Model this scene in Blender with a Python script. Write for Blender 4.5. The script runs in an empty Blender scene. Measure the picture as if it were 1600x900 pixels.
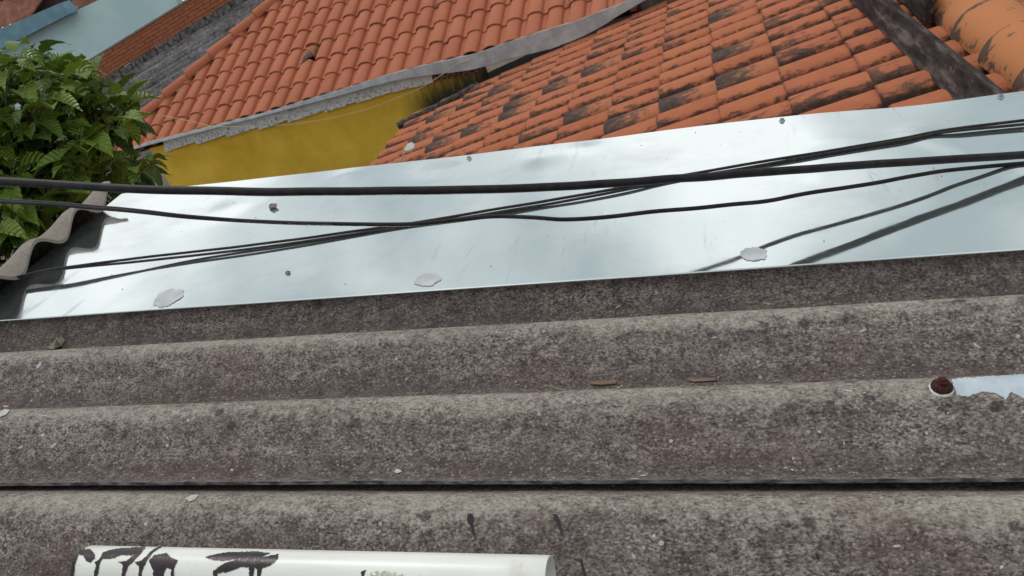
import bpy, bmesh, math, random
from mathutils import Vector, Matrix, noise
random.seed(7)
V = Vector
scene = bpy.context.scene
COL = scene.collection

# ---------------------------------------------------------------- camera, world, sun, exposure
# Roof frame: x along the corrugations, y across them, z normal to the fibre-cement roof.
# World frame: gravity is -Z; the fibre-cement roof falls 7.7 degrees towards +x.
PHI = math.radians(7.7)
T = Matrix.Rotation(PHI, 4, 'Y')
TI = T.inverted()
EYE = V((0, 0, 0.643))
F = 1230.0
CX_ = V((0.964631, 0.185464, -0.187322))       # image right, in the roof frame
CY_ = V((-0.066176, -0.517484, -0.853130))     # image down
CZ_ = V((-0.255161, 0.835352, -0.486908))      # view direction
cam_d = bpy.data.cameras.new('camera')
cam_d.sensor_width = 36
cam_d.lens = 36 * F / 1600
cam_d.clip_start = 0.02
cam_d.clip_end = 2000
cam_d.dof.use_dof = True
cam_d.dof.focus_distance = 1.2
cam_d.dof.aperture_fstop = 18
cam = bpy.data.objects.new('camera', cam_d)
COL.objects.link(cam)
mw = Matrix.Identity(4)
for i, ax in enumerate((CX_, -CY_, -CZ_)):
    for r in range(3):
        mw[r][i] = ax[r]
mw.translation = EYE
cam.matrix_world = T @ mw
scene.camera = cam

SUN_EL, SUN_AZ = math.radians(62), math.radians(-42)   # azimuth from +Y towards +X
world = bpy.data.worlds.new("World")
scene.world = world
world.use_nodes = True
nt = world.node_tree
bg = nt.nodes['Background']
sky = nt.nodes.new('ShaderNodeTexSky')
sky.sky_type = 'NISHITA'
sky.sun_disc = False
sky.sun_elevation = SUN_EL
sky.sun_rotation = SUN_AZ
tc = nt.nodes.new('ShaderNodeTexCoord')
cn = nt.nodes.new('ShaderNodeTexNoise')
cn.inputs['Scale'].default_value = 2.0
cn.inputs['Detail'].default_value = 5
cn.inputs['Roughness'].default_value = 0.5
cmap = nt.nodes.new('ShaderNodeMapping')
cmap.inputs['Location'].default_value = (2.9, 7.7, 4.2)
nt.links.new(tc.outputs['Generated'], cmap.inputs['Vector'])
nt.links.new(cmap.outputs[0], cn.inputs['Vector'])
cr = nt.nodes.new('ShaderNodeValToRGB')           # cloud cover: brighter and greyer parts
cr.color_ramp.elements[0].position = 0.40
cr.color_ramp.elements[0].color = (4.7, 5.4, 5.5, 1)
cr.color_ramp.elements[1].position = 0.60
cr.color_ramp.elements[1].color = (11.9, 12.0, 11.8, 1)
nt.links.new(cn.outputs['Fac'], cr.inputs['Fac'])
mx = nt.nodes.new('ShaderNodeMix')
mx.data_type = 'RGBA'
mx.inputs['Factor'].default_value = 0.92
nt.links.new(sky.outputs['Color'], mx.inputs['A'])
nt.links.new(cr.outputs['Color'], mx.inputs['B'])
nt.links.new(mx.outputs['Result'], bg.inputs['Color'])
bg.inputs['Strength'].default_value = 0.10

sun_d = bpy.data.lights.new('sun', 'SUN')
sun_d.energy = 0.9
sun_d.angle = math.radians(14)
sun_d.color = (1.0, 0.95, 0.88)
sun = bpy.data.objects.new('sun', sun_d)
COL.objects.link(sun)
sdir = V((math.sin(SUN_AZ) * math.cos(SUN_EL), math.cos(SUN_AZ) * math.cos(SUN_EL), math.sin(SUN_EL)))
sun.rotation_euler = sdir.to_track_quat('Z', 'Y').to_euler()
scene.view_settings.view_transform = 'Standard'
scene.view_settings.look = 'None'
scene.view_settings.gamma = 1
scene.view_settings.exposure = 0.0

# ---------------------------------------------------------------- geometry helpers
def ray(px, py):
    return CX_ * (px - 800) + CY_ * (py - 450) + CZ_ * F
def on_z(px, py, z=0.0):                       # photo position -> point of the roof frame at height z
    r = ray(px, py)
    return EYE + r * ((z - EYE.z) / r.z)
def on_plane(px, py, p0, n):
    r = ray(px, py)
    return EYE + r * ((p0 - EYE).dot(n) / r.dot(n))
def on_surf(px, py, zf, lift=0.0):             # photo position -> first hit on a surface z = zf(y)
    r = ray(px, py).normalized()
    t = 0.3
    while t < 6:
        p = EYE + r * t
        if p.z < zf(p.y) + lift:
            a, b = t - 0.004, t
            for _ in range(14):
                m = (a + b) / 2
                q = EYE + r * m
                if q.z < zf(q.y) + lift: b = m
                else: a = m
            return EYE + r * b
        t += 0.004
    return EYE + r * t

def tag(o, label=None, cat=None, group=None, kind=None):
    if label: o['label'] = label
    if cat: o['category'] = cat
    if group: o['group'] = group
    if kind: o['kind'] = kind
    return o
def link(name, mesh, parent=None, mat=None, matrix=None):
    o = bpy.data.objects.new(name, mesh)
    COL.objects.link(o)
    if mat and mesh: mesh.materials.append(mat)
    if parent: o.parent = parent
    if matrix is not None: o.matrix_local = matrix
    return o
def thing(name, label, cat, matrix=None, group=None):
    o = bpy.data.objects.new(name, None)
    COL.objects.link(o)
    o.empty_display_size = 0.1
    if matrix is not None: o.matrix_world = matrix
    return tag(o, label, cat, group, 'thing')
def me(name, verts, faces, smooth=True):
    m = bpy.data.meshes.new(name)
    m.from_pydata([tuple(v) for v in verts], [], faces)
    m.validate()
    if smooth:
        for p in m.polygons: p.use_smooth = True
        m.set_sharp_from_angle(angle=math.radians(48))
    return m
def grid(nu, nv, fn):                           # nu x nv vertices
    vs = [fn(i, j) for j in range(nv) for i in range(nu)]
    fs = [(j * nu + i, j * nu + i + 1, (j + 1) * nu + i + 1, (j + 1) * nu + i) for j in range(nv - 1) for i in range(nu - 1)]
    return vs, fs
def thick_grid(nu, nv, fn, off):                # closed slab: fn gives the top, off the vector to the bottom
    a, fs = grid(nu, nv, fn)
    n = len(a)
    vs = a + [p + (off(p) if callable(off) else off) for p in a]
    f2 = [tuple(reversed([i + n for i in f])) for f in fs]
    rim = []
    top = [i for i in range(nu)]
    right = [j * nu + nu - 1 for j in range(nv)]
    bot = [(nv - 1) * nu + i for i in range(nu - 1, -1, -1)]
    left = [j * nu for j in range(nv - 1, -1, -1)]
    loop = top + right[1:] + bot[1:] + left[1:]
    for a_, b_ in zip(loop[:-1], loop[1:]):
        rim.append((b_, a_, a_ + n, b_ + n))
    return vs, fs + f2 + rim
def box(x0, x1, y0, y1, z0, z1):
    vs = [V((x, y, z)) for z in (z0, z1) for y in (y0, y1) for x in (x0, x1)]
    fs = [(0, 2, 3, 1), (4, 5, 7, 6), (0, 1, 5, 4), (2, 6, 7, 3), (0, 4, 6, 2), (1, 3, 7, 5)]
    return vs, fs
def prism(poly, d):                             # poly: loop of points, d: extrusion vector
    n = len(poly)
    vs = list(poly) + [p + d for p in poly]
    fs = [tuple(range(n)), tuple(range(2 * n - 1, n - 1, -1))]
    fs += [((i + 1) % n, i, i + n, (i + 1) % n + n) for i in range(n)]
    return vs, fs
def join(*parts):
    vs, fs = [], []
    for v, f in parts:
        k = len(vs)
        vs += v
        fs += [tuple(i + k for i in q) for q in f]
    return vs, fs
def fix_normals(m):
    b = bmesh.new(); b.from_mesh(m)
    bmesh.ops.recalc_face_normals(b, faces=b.faces)
    b.to_mesh(m); b.free()
    if any(p.use_smooth for p in m.polygons): m.set_sharp_from_angle(angle=math.radians(48))
    return m
def tube(pts, rad, n=8, cap=True):
    vs, fs = [], []
    up = V((0.13, 0.2, 1)).normalized()
    for i, p in enumerate(pts):
        t = (pts[min(i + 1, len(pts) - 1)] - pts[max(i - 1, 0)]).normalized()
        a = t.cross(up).normalized(); b = a.cross(t)
        r = rad(i) if callable(rad) else rad
        for k in range(n):
            w = 2 * math.pi * k / n
            vs.append(p + (a * math.cos(w) + b * math.sin(w)) * r)
    for i in range(len(pts) - 1):
        for k in range(n):
            fs.append((i * n + k, i * n + (k + 1) % n, (i + 1) * n + (k + 1) % n, (i + 1) * n + k))
    if cap:
        fs.append(tuple(range(n - 1, -1, -1)))
        fs.append(tuple((len(pts) - 1) * n + k for k in range(n)))
    return vs, fs
def spline(cps, per=8):                         # Catmull-Rom through points
    out = []
    P = [cps[0] * 2 - cps[1]] + list(cps) + [cps[-1] * 2 - cps[-2]]
    for i in range(1, len(P) - 2):
        for k in range(per):
            t = k / per
            out.append(0.5 * ((2 * P[i]) + (P[i + 1] - P[i - 1]) * t + (2 * P[i - 1] - 5 * P[i] + 4 * P[i + 1] - P[i + 2]) * t * t
                              + (3 * P[i] - P[i - 1] - 3 * P[i + 1] + P[i + 2]) * t ** 3))
    out.append(P[-2])
    return out
def inside(x, y, poly):
    c = False
    j = len(poly) - 1
    for i in range(len(poly)):
        xi, yi = poly[i]; xj, yj = poly[j]
        if (yi > y) != (yj > y) and x < (xj - xi) * (y - yi) / (yj - yi) + xi: c = not c
        j = i
    return c
def patch(poly, fn, cell=1.2, rough=1.2, seed=0.0):   # a thin deposit with the outline poly lying on the surface fn
    xs = [p[0] for p in poly]; ys = [p[1] for p in poly]
    x0, y0 = min(xs) - 2, min(ys) - 2
    nx = int((max(xs) + 2 - x0) / cell) + 1; ny = int((max(ys) + 2 - y0) / cell) + 1
    idx, vs, fs = {}, [], []
    def vid(i, j):
        if (i, j) not in idx:
            idx[i, j] = len(vs); vs.append(fn(x0 + i * cell, y0 + j * cell))
        return idx[i, j]
    for j in range(ny):
        for i in range(nx):
            x, y = x0 + (i + .5) * cell, y0 + (j + .5) * cell
            dx = noise.noise(V((x * .22, y * .22, seed))) * rough * 2
            dy = noise.noise(V((x * .22, y * .22, seed + 9))) * rough * 2
            if inside(x + dx, y + dy, poly):
                fs.append((vid(i, j), vid(i, j + 1), vid(i + 1, j + 1), vid(i + 1, j)))
    return vs, fs
def ngon_blob(cx, cy, rx, ry, n=14, jit=.2, rot=0.0, rng=random):
    out = []
    for k in range(n):
        w = 2 * math.pi * k / n
        q = 1 + rng.uniform(-jit, jit)
        x, y = rx * q * math.cos(w), ry * q * math.sin(w)
        out.append((cx + x * math.cos(rot) - y * math.sin(rot), cy + x * math.sin(rot) + y * math.cos(rot)))
    return out

# ---------------------------------------------------------------- material helpers
class NT:
    def __init__(s, name):
        s.m = bpy.data.materials.new(name); s.m.use_nodes = True
        s.t = s.m.node_tree; s.b = s.t.nodes['Principled BSDF']
        s.c = s.t.nodes.new('ShaderNodeTexCoord')
    def n(s, ty, **kw):
        x = s.t.nodes.new(ty)
        for k, v in kw.items(): setattr(x, k, v)
        return x
    def l(s, a, b): s.t.links.new(a, b)
    def val(s, x, sock):
        if isinstance(x, (int, float)): sock.default_value = x
        elif isinstance(x, (tuple, list)): sock.default_value = tuple(x) if len(x) == 4 or sock.type == 'VECTOR' else (*x, 1)
        else: s.l(x, sock)
    def math(s, op, a, b=0.0, clamp=False):
        x = s.n('ShaderNodeMath', operation=op, use_clamp=clamp)
        s.val(a, x.inputs[0]); s.val(b, x.inputs[1])
        return x.outputs[0]
    def mapping(s, scale=(1, 1, 1), vec=None, rot=(0, 0, 0)):
        x = s.n('ShaderNodeMapping')
        x.inputs['Scale'].default_value = scale; x.inputs['Rotation'].default_value = rot
        s.l(vec or s.c.outputs['Object'], x.inputs['Vector'])
        return x.outputs[0]
    def noise(s, scale, vec=None, detail=3, rough=.55, dist=0):
        x = s.n('ShaderNodeTexNoise')
        x.inputs['Scale'].default_value = scale; x.inputs['Detail'].default_value = detail
        x.inputs['Roughness'].default_value = rough; x.inputs['Distortion'].default_value = dist
        s.l(vec or s.c.outputs['Object'], x.inputs['Vector'])
        return x.outputs['Fac']
    def voro(s, scale, vec=None, feature='F1', rand=1.0):
        x = s.n('ShaderNodeTexVoronoi', feature=feature)
        x.inputs['Scale'].default_value = scale; x.inputs['Randomness'].default_value = rand
        s.l(vec or s.c.outputs['Object'], x.inputs['Vector'])
        return x
    def ramp(s, fac, stops):
        x = s.n('ShaderNodeValToRGB')
        e = x.color_ramp.elements
        while len(e) < len(stops): e.new(.5)
        for q, (p, c) in zip(e, stops):
            q.position = p
            q.color = (c, c, c, 1) if isinstance(c, (int, float)) else (*c, 1)
        s.val(fac, x.inputs['Fac'])
        return x.outputs['Color']
    def mix(s, fac, a, b, mode='MIX'):
        x = s.n('ShaderNodeMix', data_type='RGBA', blend_type=mode)
        s.val(fac, x.inputs['Factor']); s.val(a, x.inputs['A']); s.val(b, x.inputs['B'])
        return x.outputs['Result']
    def bump(s, h, strength=.3, dist=.002):
        x = s.n('ShaderNodeBump')
        x.inputs['Strength'].default_value = strength; x.inputs['Distance'].default_value = dist
        s.l(h, x.inputs['Height'])
        s.l(x.outputs[0], s.b.inputs['Normal'])
    def out(s, col=None, rough=.8, metal=0, spec=.3):
        if col is not None: s.val(col, s.b.inputs['Base Color'])
        s.val(rough, s.b.inputs['Roughness']); s.val(metal, s.b.inputs['Metallic'])
        s.b.inputs['Specular IOR Level'].default_value = spec
        return s.m
    def rnd(s):
        return s.n('ShaderNodeObjectInfo').outputs['Random']
    def shifted(s):                              # object coordinates with a random shift per object
        o = s.n('ShaderNodeObjectInfo')
        a = s.n('ShaderNodeVectorMath', operation='SCALE')
        cmb = s.n('ShaderNodeCombineXYZ')
        s.l(o.outputs['Random'], cmb.inputs[0])
        s.l(s.math('MULTIPLY', o.outputs['Random'], 7.3), cmb.inputs[1])
        s.l(s.math('MULTIPLY', o.outputs['Random'], 3.7), cmb.inputs[2])
        s.l(cmb.outputs[0], a.inputs[0]); a.inputs['Scale'].default_value = 40
        b = s.n('ShaderNodeVectorMath', operation='ADD')
        s.l(s.c.outputs['Object'], b.inputs[0]); s.l(a.outputs[0], b.inputs[1])
        return b.outputs[0]

PITCH, CREST, AMP = 0.174, 0.983, 0.0255
def fibre_mat(name, fresh=False):
    s = NT(name)
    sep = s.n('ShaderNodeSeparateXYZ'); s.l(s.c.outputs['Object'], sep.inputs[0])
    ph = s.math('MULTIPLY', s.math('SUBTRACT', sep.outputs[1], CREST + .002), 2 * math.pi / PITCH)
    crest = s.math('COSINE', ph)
    streak = s.noise(30, s.mapping((.35, 1.6, 1.6)), 5, .65)
    patchy = s.noise(5, None, 4, .6)
    fine = s.noise(330, s.mapping((.7, 1, 1)), 3, .75)
    mid = s.noise(95, s.mapping((.8, 1, 1)), 5, .7)
    big = s.noise(14, s.mapping((.5, 1.4, 1.4)), 4, .6)
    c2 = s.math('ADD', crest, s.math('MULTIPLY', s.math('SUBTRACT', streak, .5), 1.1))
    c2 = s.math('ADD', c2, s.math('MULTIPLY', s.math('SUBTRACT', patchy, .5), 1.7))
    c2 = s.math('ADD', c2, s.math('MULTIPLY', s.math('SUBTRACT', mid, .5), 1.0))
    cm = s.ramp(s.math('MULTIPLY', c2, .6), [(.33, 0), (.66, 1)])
    f2 = s.math('ADD', s.math('MULTIPLY', fine, .66), s.math('MULTIPLY', mid, .34))
    dark = s.ramp(f2, [(.38, (.030, .023, .024)), (.46, (.135, .108, .102)), (.53, (.262, .22, .204)), (.63, (.50, .44, .395))])
    clus = s.noise(34, s.mapping((.8, 1, 1)), 5, .68)
    dark = s.mix(s.ramp(clus, [(.47, 0), (.64, .5)]), dark, (.038, .029, .031))
    dark = s.mix(s.ramp(clus, [(.34, .4), (.46, 0)]), dark, s.mix(.5, dark, (.27, .235, .215)))
    dark = s.mix(s.ramp(big, [(.35, 0), (.65, .40)]), dark, (.105, .082, .079))
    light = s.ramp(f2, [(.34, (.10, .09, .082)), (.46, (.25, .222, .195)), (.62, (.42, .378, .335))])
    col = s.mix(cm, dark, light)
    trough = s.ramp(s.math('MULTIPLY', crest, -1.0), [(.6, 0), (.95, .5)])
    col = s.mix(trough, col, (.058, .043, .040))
    rust = s.ramp(s.noise(9, s.mapping((.6, 1, 1)), 4, .6), [(.56, 0), (.72, .35)])
    col = s.mix(rust, col, (.11, .062, .048))
    # pale lichen dots and darker blotches
    v = s.voro(42)
    dots = s.ramp(s.math('ADD', v.outputs['Distance'], s.math('MULTIPLY', s.math('SUBTRACT', mid, .5), .14)), [(.075, 1), (.12, 0)])
    vs_ = s.n('ShaderNodeSeparateColor'); s.l(v.outputs['Color'], vs_.inputs[0])
    gate = s.math('GREATER_THAN', vs_.outputs[0], .72)
    col = s.mix(s.math('MULTIPLY', s.math('MULTIPLY', dots, gate), .85), col, (.42, .37, .33))
    v2 = s.voro(170)
    d2 = s.ramp(v2.outputs['Distance'], [(.18, 1), (.34, 0)])
    vs2 = s.n('ShaderNodeSeparateColor'); s.l(v2.outputs['Color'], vs2.inputs[0])
    col = s.mix(s.math('MULTIPLY', s.math('MULTIPLY', d2, s.math('GREATER_THAN', vs2.outputs[1], .72)), .7), col, (.36, .32, .28))
    v3 = s.voro(17)
    d3 = s.ramp(s.math('ADD', v3.outputs['Distance'], s.math('MULTIPLY', s.math('SUBTRACT', mid, .5), .35)), [(.10, 1), (.17, 0)])
    vs3 = s.n('ShaderNodeSeparateColor'); s.l(v3.outputs['Color'], vs3.inputs[0])
    col = s.mix(s.math('MULTIPLY', s.math('MULTIPLY', d3, s.math('GREATER_THAN', vs3.outputs[2], .6)), .6), col, (.045, .038, .038))
    if fresh:
        col = s.mix(.62, col, (.30, .27, .235))
    s.bump(s.math('ADD', fine, mid), .55, .0022)
    return s.out(col, .92, 0, .15)
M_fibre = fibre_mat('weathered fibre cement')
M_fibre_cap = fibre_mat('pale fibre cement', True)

def metal_mat():
    s = NT('bright galvanised sheet')
    smear = s.noise(7, s.mapping((.6, 1.5, 1)), 4, .6)
    scr = s.noise(26, s.mapping((1, .12, 1), rot=(0, 0, -.5)), 4, .7)
    fine = s.noise(120, None, 3, .6)
    gate = s.ramp(s.noise(3.1, None, 2), [(.44, 0), (.6, 1)])
    scm = s.math('MULTIPLY', s.ramp(scr, [(.58, 0), (.70, .75)]), gate)
    blot = s.ramp(s.noise(4.2, None, 5, .62), [(.52, 0), (.72, .42)])
    col = s.mix(s.math('MAXIMUM', scm, blot), (.785, .835, .84), (.52, .56, .575))
    dv = s.voro(34)
    dots = s.ramp(dv.outputs['Distance'], [(.02, 1), (.035, 0)])
    vs_ = s.n('ShaderNodeSeparateColor'); s.l(dv.outputs['Color'], vs_.inputs[0])
    dm = s.math('MULTIPLY', dots, s.math('GREATER_THAN', vs_.outputs[0], .8))
    col = s.mix(dm, col, (.12, .11, .10))
    rough = s.ramp(s.math('ADD', s.math('MULTIPLY', smear, .7), s.math('MULTIPLY', fine, .3)), [(.38, .03), (.72, .11)])
    rough = s.math('ADD', rough, s.math('MULTIPLY', s.math('MAXIMUM', scm, blot), .22))
    metal = s.math('SUBTRACT', .95, s.math('MULTIPLY', dm, .9))
    s.bump(s.math('ADD', s.noise(14, None, 2, .5), s.math('MULTIPLY', s.noise(4.5, None, 1), 4.0)), .02, .01)
    return s.out(col, rough, metal, .5)
M_metal = metal_mat()

def tile_mat(name, base, var, lichen, orange, joints=0.0):
    s = NT(name)
    co = s.shifted(); r = s.rnd()
    sep = s.n('ShaderNodeSeparateXYZ'); s.l(s.c.outputs['Object'], sep.inputs[0])
    col = s.mix(r, base, var)
    col = s.mix(s.ramp(s.noise(14, co, 3, .6), [(.4, 0), (.75, .45)]), col, orange)
    col = s.mix(s.ramp(s.noise(90, co, 4, .7), [(.35, .25), (.65, 0)]), col, tuple(c * .72 for c in base))
    # lichen grows from the nose and in the shaded foot of the roll
    nose = s.ramp(sep.outputs[1], [(0, .16), (.22, 0)])
    foot = s.ramp(sep.outputs[0], [(.105, 0), (.19, .22)])
    r2 = s.math('FRACT', s.math('MULTIPLY', r, 17.37))
    lm = s.math('ADD', s.noise(19, s.mapping((1.3, .55, 1.3), co), 6, .68), s.math('ADD', nose, foot))
    lm = s.math('ADD', lm, s.math('MULTIPLY', s.math('SUBTRACT', r2, .5), .30))
    m = s.ramp(lm, [(.78 - lichen, 0), (.86 - lichen, .72), (.96 - lichen, .92)])
    col = s.mix(m, col, s.ramp(s.noise(130, co, 3, .6), [(.35, (.042, .026, .022)), (.7, (.12, .082, .066))]))
    if joints:                                    # dirt packed in the joints between rolls and at the nose
        xr_ = s.math('ADD', sep.outputs[0], s.math('MULTIPLY', s.math('SUBTRACT', s.noise(30, s.mapping((1, .5, 1), co), 5, .7), .5), .12))
        jt = s.math('ADD', s.ramp(xr_, [(.164, 0), (.182, 1)]), s.ramp(sep.outputs[1], [(.0, .75), (.012, 0)]), True)
        jt = s.math('MULTIPLY', jt, s.ramp(s.noise(26, co, 4, .7), [(.36, .25), (.55, 1)]))
        col = s.mix(s.math('MULTIPLY', jt, joints), col, (.045, .030, .026))
    s.bump(s.noise(160, co, 3, .6), .3, .001)
    return s.out(col, .85, 0, .12)
M_tile1 = tile_mat('clean clay tile', (.46, .162, .094), (.39, .130, .076), -.12, (.50, .185, .092))
M_tile2 = tile_mat('stained clay tile', (.455, .153, .084), (.375, .116, .064), .035, (.50, .20, .072), .9)
def dark_tile_mat():
    s = NT('blackened clay tile'); co = s.shifted()
    n = s.noise(40, s.mapping((1, .5, 1), co), 5, .7)
    sep = s.n('ShaderNodeSeparateXYZ'); s.l(s.c.outputs['Object'], sep.inputs[0])
    k = s.math('ADD', n, s.ramp(sep.outputs[1], [(.03, 0), (.30, .42)]))
    col = s.ramp(k, [(.32, (.034, .023, .024)), (.54, (.085, .058, .05)), (.68, (.16, .085, .055)), (.80, (.42, .15, .078))])
    s.bump(s.noise(120, co, 3, .6), .4, .0015)
    return s.out(col, .9, 0, .2)
M_tile_dark = dark_tile_mat()
def ridge_mat():
    s = NT('mottled ochre ridge tile'); co = s.shifted()
    col = s.mix(s.noise(9, co, 3), (.50, .205, .082), (.45, .165, .075))
    sep = s.n('ShaderNodeSeparateXYZ'); s.l(s.c.outputs['Object'], sep.inputs[0])
    ends = s.math('ADD', s.ramp(sep.outputs[1], [(.0, .20), (.035, .0)]), s.ramp(sep.outputs[1], [(.30, 0), (.345, .22)]))
    low = s.ramp(s.math('ABSOLUTE', sep.outputs[0]), [(.10, 0), (.14, .16)])
    m = s.ramp(s.math('ADD', s.math('ADD', s.noise(13, co, 7, .7, .4), ends), low), [(.615, 0), (.66, .92)])
    col = s.mix(m, col, s.ramp(s.noise(120, co, 3), [(.3, (.035, .028, .024)), (.7, (.12, .095, .075))]))
    s.bump(s.noise(120, co, 3), .35, .0012)
    return s.out(col, .85, 0, .25)
M_ridge = ridge_mat()
def simple(name, c1, c2, scale=20, rough=.8, metal=0, bump=.2, spec=.3, detail=4, lo=.38, hi=.64, stretch=(1, 1, 1)):
    s = NT(name)
    n = s.noise(scale, s.mapping(stretch), detail, .62)
    col = s.ramp(n, [(lo, c1), (hi, c2)])
    if bump: s.bump(s.noise(scale * 3, s.mapping(stretch), 3), bump, .002)
    return s.out(col, rough, metal, spec)
M_zinc = simple('dull zinc flashing', (.34, .365, .40), (.50, .53, .56), 9, .42, .3, .05)
M_cable = simple('black cable sheath', (.010, .008, .010), (.022, .018, .021), 60, .5, 0, .1, .22)
M_cable_old = simple('dusty black cable sheath', (.014, .012, .014), (.036, .032, .033), 80, .6, 0, .15, .25)
M_dark = simple('dark underside timber', (.020, .014, .012), (.05, .035, .03), 20, .9)
M_mortar = simple('grey mortar', (.16, .13, .11), (.26, .21, .18), 30, .95)
M_yellow_wire = simple('pale straw coloured wire', (.50, .40, .22), (.60, .52, .34), 40, .5)
M_tar = simple('black tar', (.012, .006, .010), (.030, .016, .024), 40, .3, 0, .25, .4)
M_seal = simple('grey sealant', (.42, .435, .45), (.55, .565, .58), 40, .6, 0, .3, .3)
M_white = simple('white sealant paint', (.43, .49, .56), (.55, .61, .67), 30, .55, 0, .2, .4)
M_rust = simple('rusty steel', (.030, .010, .008), (.095, .030, .020), 220, .85, .1, .6)
M_cut = simple('worn cut edge of fibre cement', (.10, .09, .10), (.40, .38, .38), 110, .9, 0, .4, .2, 5, .40, .60, (.35, 1, 1))
M_cap_shade = simple('shade darkened fibre cement underside', (.022, .020, .018), (.06, .055, .048), 40, .95)  # shade of the hollow under the cap, put into the colour
M_washer = simple('white rubber washer', (.55, .54, .52), (.74, .73, .70), 120, .6)
M_steel = simple('grey steel screw', (.20, .21, .22), (.42, .43, .44), 90, .4, .7, .1)
M_twig = simple('dry straw', (.26, .20, .15), (.38, .31, .24), 90, .9)
M_chip = simple('brown wood chip', (.15, .098, .075), (.24, .16, .125), 60, .9)
M_flake = simple('pale grey flake', (.36, .36, .33), (.55, .54, .50), 60, .9)
M_deadleaf = simple('dull olive dead leaf', (.15, .14, .11), (.24, .235, .18), 70, .85)
M_pebble = simple('brown grey pebble', (.12, .10, .08), (.34, .30, .25), 120, .9, 0, .6)

def pipe_mat():
    s = NT('white PVC pipe')
    n = s.noise(9, s.mapping((.5, 2, 2)), 5, .65)
    col = s.ramp(n, [(.35, (.70, .70, .66)), (.6, (.80, .80, .77))])
    st = s.ramp(s.noise(16, s.mapping((1.2, 1, 1)), 6, .7), [(.60, 0), (.72, .45)])
    col = s.mix(st, col, (.47, .40, .27))
    sp = s.voro(70); d = s.ramp(sp.outputs['Distance'], [(.05, 1), (.09, 0)])
    q = s.n('ShaderNodeSeparateColor'); s.l(sp.outputs['Color'], q.inputs[0])
    col = s.mix(s.math('MULTIPLY', s.math('MULTIPLY', d, s.math('GREATER_THAN', q.outputs[0], .85)), .5), col, (.25, .24, .20))
    return s.out(col, .32, 0, .5)
M_pvc = pipe_mat()
def plank_mat():
    s = NT('weathered grey plank')
    g = s.noise(26, s.mapping((1, .16, 1)), 6, .7)
    col = s.ramp(g, [(.35, (.018, .013, .014)), (.52, (.058, .045, .044)), (.66, (.15, .13, .115))])
    li = s.ramp(s.noise(22, None, 6, .72), [(.60, 0), (.72, .5)])
    col = s.mix(li, col, (.20, .19, .175))
    s.bump(g, .6, .004)
    return s.out(col, .95, 0, .15)
M_plank = plank_mat()
def fascia_mat():
    s = NT('chipped white fascia')
    co = s.shifted()
    li = s.ramp(s.noise(42, co, 6, .75), [(.50, 0), (.60, .8)])
    col = s.mix(s.noise(12, co, 3), (.56, .57, .58), (.70, .70, .70))
    sep = s.n('ShaderNodeSeparateXYZ'); s.l(s.c.outputs['Object'], sep.inputs[0])
    low = s.ramp(s.math('MULTIPLY', sep.outputs[2], -10.0), [(.15, .1), (.75, 1)])
    col = s.mix(s.math('MULTIPLY', li, low), col, (.055, .050, .05))
    s.bump(s.noise(90, co, 4), .4, .002)
    return s.out(col, .85, 0, .2)
M_fascia = fascia_mat()
M_fascia_dirty = simple('lichen stained ochre fascia', (.04, .03, .022), (.26, .17, .08), 45, .9, 0, .4, .2, 6, .42, .62)

# ---------------------------------------------------------------- ground
g = link('ground', me('ground', *grid(2, 2, lambda i, j: V((-400 + 800 * i, -400 + 800 * j, -4.2))), False), None,
         simple('packed earth', (.10, .075, .055), (.17, .135, .10), 3, .95))
tag(g, kind='structure')

# ---------------------------------------------------------------- corrugated fibre-cement roof
def wave(y): return AMP * (math.cos(2 * math.pi * (y - CREST) / PITCH) - 1)
LOW_DROP = 0.017
LAP = 0.698
def z_low(y): return wave(y) - LOW_DROP
def z_roof(y): return wave(y) if y >= LAP else z_low(y)
roof = thing('corrugated_roof', 'weathered grey brown corrugated fibre cement roof sloping across the foreground', 'roof', T)
def sheet_mesh(name, x0, x1, y0, y1, drop, seed):
    nx, ny = 90, int((y1 - y0) / PITCH * 26) + 2
    def fn(i, j):
        x = x0 + (x1 - x0) * i / (nx - 1); y = y0 + (y1 - y0) * j / (ny - 1)
        w = noise.noise(V((x * 1.3, seed, 0))) * .0016
        k = noise.noise(V((x * 5, y * 6, seed))) * .0012 + noise.noise(V((x * 22, y * 22, seed))) * .0004
        if j == 0: y += noise.noise(V((x * 30, seed, 5))) * .0012
        return V((x, y + w, wave(y) - drop + k))
    m = fix_normals(me(name, *thick_grid(nx, ny, fn, V((0, .0006, -.0068)))))
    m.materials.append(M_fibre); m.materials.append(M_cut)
    for p in m.polygons[2 * (nx - 1) * (ny - 1):]: p.material_index = 1
    return m
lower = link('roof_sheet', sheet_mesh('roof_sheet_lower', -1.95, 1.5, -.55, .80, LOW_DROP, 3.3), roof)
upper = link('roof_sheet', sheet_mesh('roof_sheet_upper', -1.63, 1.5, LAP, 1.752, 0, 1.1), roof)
lower['label'] = 'lower fibre cement sheet running under the lapped edge'
upper['label'] = 'upper fibre cement sheet with its edge lapped on top'

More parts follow.
